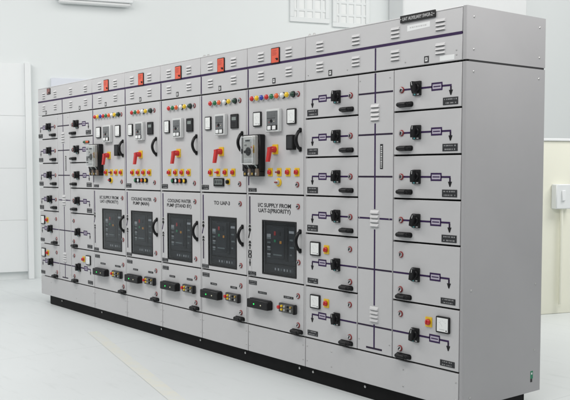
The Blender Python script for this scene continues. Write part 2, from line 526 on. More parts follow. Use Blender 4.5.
def bus_door(x0, x1, par):
    d = sheet('busbar_cover', x0, x1, ZR6, ZBLK, par)
    xm = x0 + (.147 if x0 > -2 else .138)
    vents = [(1.706, 1.822), (1.066, 1.182), (.484, .592)]
    for (a, b) in vents: louvres(xm-.036, a+.012, b, d, 4, .072)
    segs = [(ZBLK-.008, 1.824), (1.702, 1.186), (1.062, .596), (.480, .336)]
    for (a, b) in segs: strip((xm, a), (xm, b), .011, d, 'purple', 'busbar_mimic')
    for (z1, z0) in ROWS:
        zl = (z1-.185) if z1-z0 > .3 else (z1-.125)
        for (a, b) in vents:
            if a-.006 < zl < b+.006: zl = zl if zl > b-.02 else zl
        inv = any(a-.002 < zl < b+.002 for a, b in vents)
        if inv:
            strip((x0+.006, zl), (xm-.040, zl), .010, d, 'purple', 'branch_mimic')
            strip((xm+.040, zl), (x1-.006, zl), .010, d, 'purple', 'branch_mimic')
        else:
            strip((x0+.006, zl), (xm-.0056, zl), .010, d, 'mimic_dark', 'branch_mimic')
            strip((xm+.0056, zl), (x1-.006, zl), .010, d, 'mimic_dark', 'branch_mimic')
    strip((xm-.068, .331), (xm+.066, .331), .011, d, 'mimic_dark', 'busbar_mimic')
    k = MB(); k.box(xm+.043, xm+.066, -.002, 0, 1.428, 1.577, 'charcoal', .0006)
    z = 1.436
    while z < 1.566:
        h = random.choice((.005, .008, .010)); k.box(xm+.049, xm+.060, -.0026, -.002, z, z+h, 'ink_light'); z += h+.004
    k.build('nameplate', d)
    for (x, z) in ((x0+.018, 1.965), (x1-.03, 1.965), (x0+.016, 1.13), (x1-.03, 1.13), (x0+.018, .372), (x1-.022, .372)):
        screw(x, z, d, .004)
    return d

def cornice(x0, x1, par, splits, vents, icons, hooters=(), hmat='hooter'):
    """two bands above the doors plus the roof sheet"""
    up = sheet('cornice_panel', x0, x1, ZPUR, ZTOP-.0042, par, gz0=.004, gz1=.0004, gx0=.002, gx1=.002)
    los = []
    for a, b in zip(splits[:-1], splits[1:]):
        los.append((a, b, sheet('vent_panel', a, b, ZBLK, ZPUR, par, gz1=.004, gx0=.002, gx1=.002)))
    for x in vents:
        louvres(x, 2.190, 2.258, up)
        for a, b, o in los:
            if a <= x < b: louvres(x, 2.060, 2.126, o)
    for x in icons:
        for a, b, o in los:
            if a <= x < b: warning_icon(x, 2.042, o)
    for (x, zc) in hooters:
        m = MB(); w, h = .092 if hmat == 'hooter' else .085, .108 if hmat == 'hooter' else .062
        m.rrect(x-w/2, x+w/2, zc-h/2, zc+h/2, 0, -.006, 'black', .006)
        m.box(x-w/2+.005, x+w/2-.006, -.0085, -.005, zc-h/2+.006, zc+h/2-.005, hmat, .0025)
        m.lathe(x+w*.27, zc-h*.24, [(.008, -.0085), (.008, -.013), (.006, -.015)], 'black', 14)
        m.seg2((x+w*.06, zc-h*.19), (x+w*.27, zc-h*.25), .005, -.0085, -.011, 'black')
        for k in range(4): m.box(x-w*.30, x-w*.30+w*(.5-.08*(k % 2)), -.0089, -.0085, zc+h*(.30-.09*k), zc+h*(.325-.09*k), 'lock_red')
        m.build('hooter', up)
    # thin horizontal bus mimic tape on the joint
    k = MB(); k.box(x0+.003, x1-.003, -.0014, .010, ZPUR-.0078, ZPUR+.0078, 'purple'); k.build('busbar_mimic', par)
    # roof sheet, slightly overhanging
    k = MB(); k.box(x0+.0012, x1-.0012, -.0012, DEP, ZTOP-.004, ZTOP+.003, 'paint_lit', .0028)
    k.build('roof_panel', par)
    return up, los

def carcass(x0, x1, par):
    k = MB(); k.box(x0+.001, x1-.001, .042, DEP-.004, ZB+.001, ZTOP-.013, 'gasket')
    k.build('carcass', par)

def base(x0, x1, par, n=2, xs=None):
    b = sheet('base_panel', x0, x1, ZB, ZR6, par, gz0=.001)
    for x in (xs or (x0+.018, x1-.022)):
        for z in (.146, .245): screw(x, z, b, .0045)
    return b

# ------------------------------------------------------------------ feeder cabinets
GRP = 'grey switchgear cabinets bolted in one row'
def feeder_cabinet(xa, xb, xc, xd, label, end=False):
    t = thing('feeder_cabinet', label, 'switchgear', ((xa+xd)/2, DEP/2, ZB), GRP)
    carcass(xa, xd, t)
    for i, (z1, z0) in enumerate(ROWS):
        tall = i > 3
        feeder_door(xa, xb, z1, z0, t, True, tall, tall)
        feeder_door(xc, xd, z1, z0, t, False, tall, i == 5)
    bus_door(xb, xc, t)
    base(xa, xd, t, xs=(xa+.02, xa+.26, xc+.09 if end else xc+.1, xd-.02))
    return t

L = feeder_cabinet(XL, XI, XJ, XA, 'narrow far-left cabinet of feeder doors, small faded red box on its top band')
for o_ in [c for c in L.children if c.name.startswith('feeder_door')]:
    if abs(WLOC[o_.name].z-(ZR1+ZR2)/2) < .02 and WLOC[o_.name].x > XJ:
        for r, c in zip((.340, .369, .398, .427), ('green_dark', 'green', 'orange', 'orange')): 
            k = MB(); k.lathe(XJ+r, 1.705, [(.013, 0), (.013, -.008), (.011, -.010)], 'black', 14); k.dome(XJ+r, 1.705, .011, -.009, .012, c, 14, 4); k.build('pilot_lamp', o_)
cornice(XL, XA, L, [XL, XL+.606, XA], [XL+.121, XL+.405, XL+.775, XL+1.105], [XL+.205, XL+1.005], [(XL+.285, 2.258)], 'hooter_faded')
xm = XI+.138
strip((XL+.606, ZPUR-.010), (XL+.606, ZBLK+.008), .011, L, 'purple', 'busbar_mimic')

Rr = feeder_cabinet(XF, XG, XH, XR, 'right-hand end cabinet of feeder doors under a black lettered sign', True)
up, los = cornice(XF, XR, Rr, [XF, XR], [XF+.111, XF+.441, XH-.024, XH+.313], [XF+.243, XH+.248])
strip((XG+.147, ZPUR-.010), (XG+.147, ZBLK+.008), .011, Rr, 'purple', 'busbar_mimic')
m = MB(); m.box(XH+.055, XH+.315, -.011, -.0012, 2.268, 2.309, 'black_matt', .0012)
for x in (XH+.062, XH+.308): m.lathe(x, 2.2885, [(.003, -.011), (.003, -.0122)], 'zinc', 8)
sg = m.build('title_sign', Rr)
text('sign_lettering', 'UAT AUXILIARY SWGR-2', XH+.074, XH+.298, 2.2885, .020, -.011, 'ink_light', sg, .0005, .012)
m = MB(); m.prism([(XH+.102, 2.216), (XH+.271, 2.222), (XH+.271, 2.252), (XH+.102, 2.250)], 0, -.0008, 'white'); st = m.build('paper_sticker', up)
m = MB(); m.box(XH+.344, XH+.445, -.0008, 0, 2.022, 2.050, 'white'); m.build('paper_sticker', los[0][2])
k = MB()
x = XH+.122
while x < XH+.25:
    w = random.choice((.006, .010, .014)); k.box(x, x+w, -.0012, -.0008, 2.231, 2.239, 'ink_light'); x += w+.005
k.build('printed_line', st)
for x, z in ((XF+.03, 2.045), (XF+.40, 2.045), (XH+.09, 2.042), (XH+.46, 2.045), (XR-.04, 2.07)): screw(x, z, los[0][2], .004)
# end of the row: side sheets, corner flange
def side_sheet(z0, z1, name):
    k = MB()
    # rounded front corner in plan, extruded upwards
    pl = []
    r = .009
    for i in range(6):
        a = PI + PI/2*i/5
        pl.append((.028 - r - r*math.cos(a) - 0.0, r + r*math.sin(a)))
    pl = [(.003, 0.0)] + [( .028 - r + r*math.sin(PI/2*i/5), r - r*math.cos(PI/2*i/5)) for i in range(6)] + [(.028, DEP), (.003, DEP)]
    o = len(k.v); n = len(pl); mi = k.mi('paint_shaded')
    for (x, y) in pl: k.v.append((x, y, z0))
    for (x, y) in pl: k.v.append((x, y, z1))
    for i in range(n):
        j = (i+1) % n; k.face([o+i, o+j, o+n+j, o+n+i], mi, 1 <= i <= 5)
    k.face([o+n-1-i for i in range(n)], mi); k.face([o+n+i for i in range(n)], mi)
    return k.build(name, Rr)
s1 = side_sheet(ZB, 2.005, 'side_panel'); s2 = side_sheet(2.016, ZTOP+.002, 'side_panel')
def side_screw(y, z, par):
    k = MB(); k.lathe(0, 0, [(.0065, 0), (.0065, -.0015), (.004, -.0035)], 'zinc', 12)
    fr = Matrix.Translation((.028, y, z)) @ Matrix.Rotation(PI/2, 4, 'Z')
    return k.build('screw', par, fr)
for y, z in ((.060, 1.952), (.657, 1.949), (.060, .757), (.657, .745), (.060, .161), (.657, .350)): side_screw(y, z, s1)
for y, z in ((.060, 2.071), (.659, 2.071), (.060, 2.245), (.659, 2.245)): side_screw(y, z, s2)
m = MB(); m.box(.028, .0288, .621, .646, .180, .226, 'sticker_green'); m.box(.028, .0289, .621, .640, .160, .1795, 'ink')
m.box(.0288, .0291, .628, .639, .205, .217, 'white'); m.build('inspection_sticker', s1)
m = MB(); m.box(.002, .027, T, DEP-.01, 2.0052, 2.0158, 'gasket'); m.build('joint_gasket', Rr)

# ------------------------------------------------------------------ incomer cabinets
def mccb(x, par):
    """moulded-case breaker on a black back box, clear cover, rotary knob, terminals below"""
    m = MB()
    m.box(x, x+.2085, -.052, 0, 1.415, 1.677, 'black', .006)
    m.box(x+.004, x+.204, -.046, 0, 1.380, 1.415, 'black_matt', .004)
    m.build('breaker_box', par)
    m = MB()
    m.box(x+.052, x+.196, -.098, -.053, 1.462, 1.668, 'mccb_face', .006)
    m.box(x+.070, x+.165, -.1000, -.098, 1.620, 1.648, 'relay_grey', .0006)
    for k in range(3): m.box(x+.088+k*.018, x+.101+k*.018, -.1025, -.100, 1.627, 1.639, 'black')
    m.box(x+.066, x+.175, -.0990, -.098, 1.484, 1.512, 'relay_grey', .0004)
    for k in range(4): m.box(x+.074+k*.025, x+.092+k*.025, -.0996, -.099, 1.491+.004*(k % 2), 1.500, 'ink_light')
    m.box(x+.172, x+.190, -.1005, -.098, 1.545, 1.600, 'brass', .001)
    for k in range(5): m.box(x+.072+k*.006, x+.075+k*.006, -.0986, -.098, 1.595, 1.607, 'ink')
    m.box(x+.150, x+.164, -.0996, -.098, 1.580, 1.592, 'red')
    m.lathe(x+.118, 1.557, [(.030, -.098), (.030, -.104), (.026, -.108)], 'black', 22)
    m.seg2((x+.090, 1.553), (x+.150, 1.561), .017, -.106, -.126, 'black')
    m.v = [(a, b if b > -.053 else -.053+(b+.053)*.68, c) for a, b, c in m.v]; m.build('circuit_breaker', par)
    m = MB()
    m.box(x+.197, x+.2000, -.100, -.053, 1.466, 1.664, 'clear_plastic')
    m.box(x+.056, x+.192, -.1275, -.1265, 1.470, 1.660, 'clear_plastic')
    m.box(x+.1925, x+.1945, -.1275, -.1005, 1.470, 1.660, 'clear_plastic')
    for (a_, b_, c_, d_) in ((.056, .192, 1.657, 1.661), (.056, .192, 1.469, 1.473), (.055, .059, 1.473, 1.657), (.189, .193, 1.473, 1.657)):
        m.box(x+a_, x+b_, -.1290, -.1276, c_, d_, 'lamp_white')  # pale rims painted in for bright reflections along the cover's edges
    m.v = [(a, b if b > -.053 else -.053+(b+.053)*.68, c) for a, b, c in m.v]; m.build('clear_cover', par)
    m = MB()
    for k in range(4):
        xx = x+.040+k*.042
        m.box(xx, xx+.034, -.070, -.047, 1.384, 1.436, ('black_matt', 'terminal_brown')[k % 2], .003)
        m.lathe(xx+.017, 1.398, [(.009, -.070), (.009, -.078), (.006, -.080)], ('brass', 'zinc')[k % 2], 10)
        m.tube([(xx+.017, -.062, 1.436), (xx+.018+.006*k, -.086, 1.448), (xx+.020, -.094, 1.462)], .005, ('black', 'lcd')[k % 2], 8)
    m.v = [(a, b if b > -.053 else -.053+(b+.053)*.68, c) for a, b, c in m.v]; m.build('terminal_block', par)

def relay(x0, x1, par):
    z0, z1, d = 1.688, 1.846, -.030
    m = MB()
    m.box(x0, x1, d, 0, z0, z1, 'relay_grey', .004)
    m.box(x0+.014, x1-.014, d-.002, d-.0001, z0+.046, z1-.014, 'relay_window', .001)
    w = x1-x0
    m.box(x0+.022, x1-.040, d-.0026, d-.002, z1-.050, z1-.024, 'relay_window')
    for k in range(6):
        m.box(x0+.022+k*.015, x0+.030+k*.015, d-.0028, d-.002, z1-.066, z1-.061, 'black')
    m.lathe(x0+w*.45, z1-.082, [(.012, d-.002), (.011, d-.006)], 'black', 14)
    m.lathe(x0+w*.66, z1-.086, [(.003, d-.002), (.003, d-.004)], 'led_white', 8)
    m.lathe(x0+w*.30, z1-.090, [(.0028, d-.002), (.0028, d-.004)], 'red', 8)
    m.box(x0+.014, x1-.014, d-.0015, d-.0001, z0+.012, z0+.0455, 'black_matt', .0008)
    for a in (.19, .55): m.box(x0+w*a, x0+w*a+.036, d-.008, d-.0015, z0+.015, z0+.042, 'white', .002)
    return m.build('protection_relay', par)

def pistol_switch(x, z, par, lean=-.024):
    m = MB()
    m.rrect(x-.0285, x+.0285, z-.034, z+.034, 0, -.008, 'yellow', .003)
    m.lathe(x, z, [(.022, -.008), (.021, -.040), (.016, -.046)], 'red', 18)
    m.prism([(x-.017, z+.013), (x+.014, z+.017), (x+.014, z-.004), (x+lean+.013, z-.086), (x+lean-.012, z-.086), (x-.016, z-.004)], -.042, -.062, 'red')
    return m.build('pistol_grip_switch', par)

def lamps(x0, items, par):
    for r, c in items: pilot_lamp(x0+r, 1.934, c, par)

def acb(x0, x1, z0, z1, par, orange=True):
    """draw-out breaker seen through the door window"""
    w, h = x1-x0, z1-z0
    X = lambda t: x0+w*t
    Z = lambda t: z0+h*t
    m = MB()
    m.box(x0-.012, x1+.012, .030, .034, z0-.012, z1+.012, 'black_matt')
    m.box(X(.05), X(.95), .018, .030, Z(.20), Z(.93), 'charcoal', .003)
    m.box(X(.24), X(.62), .008, .018, Z(.30), Z(.90), 'charcoal', .003)
    m.box(X(.64), X(.72), .010, .018, Z(.26), Z(.93), 'black', .002)
    m.box(X(.75), X(.93), .012, .018, Z(.28), Z(.90), 'charcoal', .002)
    m.build('breaker_fascia', par)
    m = MB()
    m.box(X(.08), X(.20), .013, .018, Z(.66), Z(.76), 'mccb_grey', .001)
    m.box(X(.09), X(.19), .0122, .013, Z(.665), Z(.70), 'lcd')
    for k in range(7): m.box(X(.09), X(.185), .014, .018, Z(.31+k*.045), Z(.34+k*.045), ('lcd', 'mccb_grey', 'black')[k % 3])
    m.box(X(.77), X(.91), .0105, .012, Z(.80), Z(.845), 'ink_light')
    for k in range(5): m.box(X(.79), X(.79+.03*(k % 3)+.06), .0105, .012, Z(.38+k*.07), Z(.41+k*.07), ('lcd', 'charcoal')[k % 2])
    m.box(X(.30), X(.56), .0072, .008, Z(.36), Z(.385), 'lcd')
    m.build('breaker_scale', par)
    for (a, b, c, s_) in ((.33, .74, 'red', .0145), (.47, .74, 'black', .0145), (.33, .61, 'green_vivid', .016), (.50, .59, 'amber' if orange else 'black', .016)):
        m = MB(); m.box(X(a), X(a)+s_*1.4, .003, .008, Z(b), Z(b)+s_*2 if c in ('red', 'black') else Z(b)+s_*1.2, c, .002)
        m.build('breaker_button', par)
    m = MB()
    m.box(X(.04), X(.96), .012, .030, Z(.03), Z(.18), 'black_matt', .004)
    m.box(X(.30), X(.90), .0105, .012, Z(.06), Z(.15), 'charcoal', .001)
    for k in range(6): m.box(X(.34+k*.09), X(.37+k*.09+.01*(k % 2)), .0098, .0105, Z(.075), Z(.12), ('ink_light', 'mccb_grey', 'lcd')[k % 3])
    m.build('racking_plate', par)

def incomer(x0, x1, label, kind, title, hoot_x):
    W = x1-x0; wide = kind == 'in'
    t = thing('incomer_cabinet', label, 'switchgear', ((x0+x1)/2, DEP/2, ZB), GRP)
    carcass(x0, x1, t)
    v = (.118, .424) if wide else (.092, .393)
    cornice(x0, x1, t, [x0, x1], [x0+v[0]+.012, x0+v[1]+.012], [x0+hoot_x-.02], [(x0+hoot_x, 2.212)])
    # left post with the vertical bus mimic
    k = MB(); k.box(x1-.0145, x1-.002, .003, T, ZR6+.004, ZBLK-.004, 'paint', .001); k.build('frame_post', t)
    # --- upper (control) door
    d = MB().box(x0+VG, x1-.0175, 0, T, 1.254+HG, ZBLK-HG, 'paint', .0022).build('control_door', t)
    strip((x0+.014, ZBLK-.008), (x0+.014, 1.254+.062), .010, d, 'purple', 'busbar_mimic')
    strip((x0+.011, ZPUR-.010), (x0+.011, ZBLK+.008), .011, t, 'purple', 'busbar_mimic')
    o = x0 + (.010 if title.startswith('I/C') and x0 < -3 else 0)
    if wide:
        lamps(o, list(zip((.070, .128, .182, .240, .295, .351, .412, .461, .518), ('red','yellow','blue','red','green','orange','lamp_white','yellow','green_dark'))), d)
        lock(o+.566, 1.932, d, 1.0)
        meter(o+.080, o+.170, 1.734, 1.838, d); meter(o+.457, o+.549, 1.734, 1.839, d)
        relay(o+.249, o+.397, d)
        m = MB(); m.rrect(o+.474, o+.545, 1.560, 1.662, 0, -.030, 'black', .007); m.box(o+.482, o+.537, -.0315, -.030, 1.570, 1.652, 'charcoal', .001)
        m.build('timer_relay', d)
        arc_handle(o+.590, 1.562, 1.690, d)
        pistol_switch(o+.325, 1.568, d)
        for i, r in enumerate((.268, .366, .462, .556)): stop_button(o+r, 1.410, d, 'red' if i != 1 else 'lock_red', i == 1, 'selector_switch')
        m = MB(); m.lathe(o+.360, 1.340, [(.030, 0), (.030, -.006), (.026, -.010)], 'yellow', 22)
        m.lathe(o+.360, 1.340, [(.019, -.009), (.018, -.022), (.012, -.026)], 'black' if o < -3 else 'mccb_grey', 18)
        m.box(o+.346, o+.374, -.034, -.022, 1.335, 1.345, 'red' if o < -3 else 'lock_red', .002)
        m.build('selector_knob', d)
        nameplate(o+.012, o+.108, 1.270, 1.296, d)
        lock(o+.558, 1.326, d, .8)
        mccb(o+.002, d)
    else:
        cols = ('red', 'green', 'orange', 'lamp_white', 'yellow', 'green_dark')
        lamps(o, list(zip((.150, .210, .266, .335, .390, .458), cols)), d)
        lock(o+.514, 1.934, d, 1.0)
        meter(o+.070, o+.147, 1.734, 1.837, d); meter(o+.408, o+.498, 1.732, 1.838, d, True)
        relay(o+.226, o+.358, d)
        arc_handle(o+.541, 1.562, 1.693, d)
        pistol_switch(o+.280, 1.566, d)
        for i, r in enumerate((.136, .234, .331, .430)): stop_button(o+r, 1.409, d, 'red', kind == 'tie' and i == 1, 'selector_switch')
        if kind == 'pump':
            for r, c in zip((.196, .252, .312, .376), ('green', 'lamp_white', 'orange', 'yellow')): push_button(o+r, 1.341, c, d)
        else:
            m = MB(); m.rrect(o+.182, o+.312, 1.303, 1.366, 0, -.010, 'black', .005); m.box(o+.196, o+.298, -.0108, -.010, 1.318, 1.356, 'lcd', .0004)
            for k in range(4): m.box(o+.202+k*.024, o+.218+k*.024, -.0112, -.0108, 1.324, 1.350, 'charcoal')
            m.build('digital_display', d)
            m = MB(); m.rrect(o+.346, o+.386, 1.318, 1.362, 0, -.005, 'yellow', .004); m.lathe(o+.366, 1.338, [(.016, -.005), (.015, -.020), (.010, -.023)], 'black', 16)
            m.build('selector_knob', d)
        nameplate(o+.008, o+.106, 1.276, 1.312, d)
        lock(o+.508, 1.324, d, .8)
    # --- breaker door with window
    d = MB()
    if wide: wx0, wx1 = o+.170, o+.548
    else: wx0, wx1 = o+.092, o+.467
    wz0, wz1 = .687, 1.071
    d.panel_hole(x0+.046, x1-.0175, 0, T, .652+HG, 1.254-HG, wx0, wx1, wz0, wz1, 'paint')
    d = d.build('breaker_door', t)
    m = MB(); bw = .010
    for (a, b, c, e) in ((wx0+.0005, wx1-.0005, wz0+.0005, wz0+bw), (wx0+.0005, wx1-.0005, wz1-bw, wz1-.0005), (wx0+.0005, wx0+bw, wz0+bw, wz1-bw), (wx1-bw, wx1-.0005, wz0+bw, wz1-bw)):
        m.box(a, b, -.003, .010, c, e, 'black_matt', .001)
    m.build('window_frame', d)
    m = MB(); m.box(wx0+bw-.001, wx1-bw+.001, .0005, .0015, wz0+bw-.001, wz1-bw+.001, 'glass'); m.build('window_pane', d)
    acb(wx0+.008, wx1-.008, wz0+.008, wz1-.008, d, True)
    lk = .565 if wide else .513
    lock(o+lk, 1.178, d, .6); lock(o+lk+.006, .800 if wide else .722, d, .8)
    arc_handle(o+(.588 if wide else .541), .880, 1.010, d)
    for i, (line, a, b) in enumerate(title_lines(title, o)):
        zc = 1.178 if i == 0 else 1.140
        text('door_lettering', line, a, b, zc, .028, 0, 'letter', d, .0007, .03)
    # vertical mimic on the frame post left of the door
    p = MB(); p.box(x0+VG, x0+.0445, .001, T, .652+HG, 1.254-HG, 'paint', .0015); p = p.build('mimic_post', t)
    xm = x0+.0245; y = .001
    mm = 'purple' if x0 < -2 else 'mimic_dark'
    k = MB()
    def sg(a, b, w, mt): k.seg2(a, b, w, y, y-.0014, mt)
    sg((xm, 1.236), (xm, 1.035), .013, mm)
    for zc, s_ in ((1.022, 1), (1.000, 1), (.986, -1)):
        k.prism([(xm-.0145, zc-.009*s_), (xm+.0145, zc-.009*s_), (xm+.006, zc+.008*s_), (xm-.006, zc+.008*s_)], y, y-.0018, 'black')
    sg((xm, .978), (xm-.016, .932), .010, 'black' if not mm == 'purple' else 'purple')
    for zc in (.905, .884):
        k.prism([(xm-.0145, zc-.009), (xm+.0145, zc-.009), (xm+.006, zc+.008), (xm-.006, zc+.008)], y, y-.0018, 'black')
    if kind == 'in' and x0 > -3:
        sg((xm, .872), (xm, .852), .011, 'black')
        k.ring(xm, .830, .009, .016, y, y-.0014, 'black', 18); k.ring(xm, .802, .009, .016, y, y-.0015, 'black', 18)
        k.box(xm-.019, xm-.0165, y-.0012, y, .785, .848, 'black'); k.box(xm+.0165, xm+.019, y-.0012, y, .785, .848, 'black')
        sg((xm, .782), (xm, .756), .010, 'black')
        k.prism([(xm-.010, .760), (xm+.010, .760), (xm+.003, .728), (xm-.003, .728)], y, y-.0016, 'black')
    else:
        sg((xm, .872), (xm, .735), .013, mm if mm == 'mimic_dark' else 'mimic_dark')
    k.build('breaker_mimic', p)
    nameplate(x0+.006, x0+.098, .664, .692, p, 2)
    # --- lower (terminal) door
    d = MB().box(x0+VG, x1-.0175, 0, T, ZR6+HG, .652-HG, 'paint', .0022).build('terminal_door', t)
    nameplate(o+.012, o+.106, .596, .626, d)
    a, b = ((.050, .290), (.380, .556)) if wide else ((.045, .282), (.345, .517))
    nameplate(o+.121 if wide else o+.120, o+.221 if wide else o+.206, .541, .557, d, 1, 'small_label')
    nameplate(o+.412 if wide else o+.385, o+.516 if wide else o+.468, .541, .557, d, 1, 'small_label')
    m = MB()
    m.box(o+a[0], o+a[1], -.052, 0, .437, .500, 'black', .005)
    m.box(o+a[0]+.008, o+a[1]-.008, -.030, -.004, .499, .5045, 'charcoal', .002)
    w = a[1]-a[0]
    bb = m.build('relay_box', d)
    m = MB(); m.lathe(o+a[0]+w*.36, .4685, [(.0055, -.052), (.0055, -.0545), (.003, -.056)], 'led_green', 12); m.build('green_led', bb)
    m = MB(); m.lathe(o+a[0]+w*.69, .4665, [(.005, -.052), (.005, -.0545), (.003, -.056)], 'led_white', 12); m.build('white_led', bb)
    m = MB()
    m.box(o+b[0], o+b[1], -.022, 0, .444, .506, 'charcoal', .004)
    m.box(o+b[0]+.004, o+b[1]-.020, -.0235, -.022, .449, .501, 'terminal_grey', .001)
    m.lathe(o+b[0]+.006, .476, [(.013, -.022), (.013, -.034), (.009, -.037)], 'red', 14)
    ww = b[1]-b[0]
    for i in range(4):
        for j in range(2):
            m.lathe(o+b[0]+ww*(.22+.185*i), .463+.024*j, [(.0085, -.0235), (.008, -.032), (.005, -.034)], ('yellow', 'zinc', 'black_matt', 'brass' if j else 'zinc')[i], 12)
    m.box(o+b[1]-.017, o+b[1]-.001, -.030, -.002, .442, .508, 'black', .003)
    m.build('terminal_strip', d)
    lk = .566 if wide else .517
    lock(o+lk, .571, d, .9); lock(o+lk, .372, d, .8)
    pull_bar(o+(.500 if wide else .448), o+(.616 if wide else .564), .326, d)
    base(x0, x1, t)
    return t

def title_lines(title, o):
    return {'I/C SUPPLY FROM': [('I/C SUPPLY FROM', o+.123, o+.490), ('UAT-%d(PRIORITY)' % (1 if o < -3 else 2), o+.128, o+.486)],
            'MAIN': [('COOLING WATER', o+.098, o+.452), ('PUMP (MAIN)', o+.132, o+.412)],
            'STAND': [('COOLING WATER', o+.100, o+.455), ('PUMP (STAND BY)', o+.088, o+.458)],
            'TIE': [('TO UAP-3', o+.173, o+.383)]}[title]

incomer(XA, XB, 'cabinet lettered UAT-1 with a clear-fronted breaker box on its door', 'in', 'I/C SUPPLY FROM', .298)
incomer(XB, XC, 'cabinet with window door lettered COOLING WATER PUMP (MAIN)', 'pump', 'MAIN', .300)
incomer(XC, XD, 'cabinet with window door lettered COOLING WATER PUMP (STAND BY)', 'pump', 'STAND', .285)
incomer(XD, XE, 'cabinet with window door lettered TO UAP-3 and small digital display', 'tie', 'TIE', .281)
incomer(XE, XF, 'cabinet lettered UAT-2 with a clear-fronted breaker box on its door', 'in', 'I/C SUPPLY FROM', .328)

for x in (XD+.012, XD+.065, XF+.010, XF+.055):
    par = Rr if x > -1.3 else bpy.data.objects['incomer_cabinet.003']
    k = MB(); k.lathe(0, 0, [(.014, 0), (.014, -.006), (.008, -.007), (.008, -.014), (.006, -.016)], 'zinc', 6)
    k.build('roof_bolt', par, Matrix.Translation((x, .03, ZTOP+.004)) @ Matrix.Rotation(-PI/2, 4, 'X'))

# ------------------------------------------------------------------ plinth
p = thing('steel_plinth', 'long black steel plinth on the floor under the cabinet row', 'plinth', (XL/2, .3, 0))
m = MB(); m.box(XL+.16, .010, .030, .040, .002, ZB-.001, 'plinth', .003); m.box(XL+.16, .010, .5800, .590, .002, ZB-.001, 'plinth', .003)
m.box(XL+.16, XL+.17, .041, .579, .002, ZB-.001, 'plinth', .002); m.box(0, .010, .041, .579, .002, ZB-.001, 'plinth', .002)
m.build('channel_frame', p)
for x in (-5.2, -4.3, -3.2, -2.6, -2.0, -1.38, -1.24, -.75, -.15):
    k = MB(); k.lathe(x, .070, [(.009, .030), (.009, .024), (.005, .022)], 'zinc', 6); k.build('bolt', p)

# ------------------------------------------------------------------ hall behind
CAM = Vector((2.9630121, -3.67795621, 1.41870135))
FR = Matrix.Translation((CAM.x, CAM.y, 0)) @ Matrix.Rotation(math.atan2(.957, .290), 4, 'Z')   # local x along far wall, y away from camera
def floor_nodes():
    m = MATS['hall_floor']; nt = m.node_tree; b = nt.nodes['Principled BSDF']
    src = b.inputs['Base Color'].links[0].from_socket
    tc = nt.nodes.new('ShaderNodeTexCoord')
    mp = nt.nodes.new('ShaderNodeMapping'); mp.inputs['Scale'].default_value = (1.2, 7, 1); mp.inputs['Rotation'].default_value = (0, 0, .35)
    n = nt.nodes.new('ShaderNodeTexNoise'); n.inputs['Scale'].default_value = 2.2; n.inputs['Detail'].default_value = 9; n.inputs['Roughness'].default_value = .7
    r = nt.nodes.new('ShaderNodeValToRGB'); r.color_ramp.elements[0].position = .56; r.color_ramp.elements[1].position = .74
    r.color_ramp.elements[0].color = (1, 1, 1, 1); r.color_ramp.elements[1].color = (.90, .905, .90, 1)
    mx = nt.nodes.new('ShaderNodeMixRGB'); mx.blend_type = 'MULTIPLY'; mx.inputs[0].default_value = 1
    br = nt.nodes.new('ShaderNodeTexBrick'); br.offset = 0; br.inputs['Scale'].default_value = 1
    br.inputs['Color1'].default_value = br.inputs['Color2'].default_value = (1, 1, 1, 1); br.inputs['Mortar'].default_value = (.86, .87, .87, 1)
    br.inputs['Mortar Size'].default_value = .004; br.inputs['Brick Width'].default_value = 3.2; br.inputs['Row Height'].default_value = 3.2
    mx2 = nt.nodes.new('ShaderNodeMixRGB'); mx2.blend_type = 'MULTIPLY'; mx2.inputs[0].default_value = 1
    L_ = nt.links.new
    L_(tc.outputs['Object'], mp.inputs['Vector']); L_(mp.outputs[0], n.inputs['Vector']); L_(n.outputs['Fac'], r.inputs[0])
    L_(src, mx.inputs[1]); L_(r.outputs[0], mx.inputs[2]); L_(tc.outputs['Object'], br.inputs['Vector'])
    L_(mx.outputs[0], mx2.inputs[1]); L_(br.outputs['Color'], mx2.inputs[2]); L_(mx2.outputs[0], b.inputs['Base Color'])
floor_nodes()
fl = MB(); fl.box(-40, 40, -40, 40, -.2, 0, 'hall_floor'); f_ = fl.build('floor'); f_['kind'] = 'structure'
def floor_strip(a, b, w, name):
    a = Vector(a); b = Vector(b); d = (b-a).normalized(); n = Vector((-d.y, d.x))*w/2
    k = MB(); mi = k.mi('floor_yellow')
    k.v = [(*(a+n), .002), (*(a-n), .002), (*(b-n), .002), (*(b+n), .002)]; k.face([0, 1, 2, 3], mi)
    o = k.build(name); o['kind'] = 'structure'
floor_strip((-3.78, -.33), (-.2, -1.25), .10, 'painted_line')

WN = 11.5
w = thing('factory_wall', 'long pale wall far behind the cabinets', 'wall', tuple(FR @ Vector((3, WN, 0))))
m = MB(); m.box(-9, 20, WN, WN+.25, 0, 6.5, 'hall_wall'); m.build('wall_surface', w, FR)
def window(s0, s1, z0, z1, nx, nz, name='window'):
    m = MB(); b = .07
    m.box(s0, s1, WN-.03, WN-.001, z0, z0+b, 'hall_grey', .005); m.box(s0, s1, WN-.03, WN-.001, z1-b, z1, 'hall_grey', .005)
    m.box(s0, s0+b, WN-.03, WN-.001, z0+b, z1-b, 'hall_grey', .005); m.box(s1-b, s1, WN-.03, WN-.001, z0+b, z1-b, 'hall_grey', .005)
    for i in range(1, nx): x = s0+(s1-s0)*i/nx; m.box(x-.018, x+.018, WN-.024, WN-.001, z0+b, z1-b, 'hall_grey')
    for i in range(1, nz): z = z0+(z1-z0)*i/nz; m.box(s0+b, s1-b, WN-.0235, WN-.002, z-.016, z+.016, 'hall_grey')
    fr = m.build(name, w, FR)
    m = MB(); m.box(s0+b, s1-b, WN-.012, WN-.003, z0+b, z1-b, 'pane'); m.build('window_glass', fr, FR)
window(4.86, 5.50, 3.60, 5.2, 5, 9); window(5.55, 6.17, 3.56, 5.2, 5, 9)
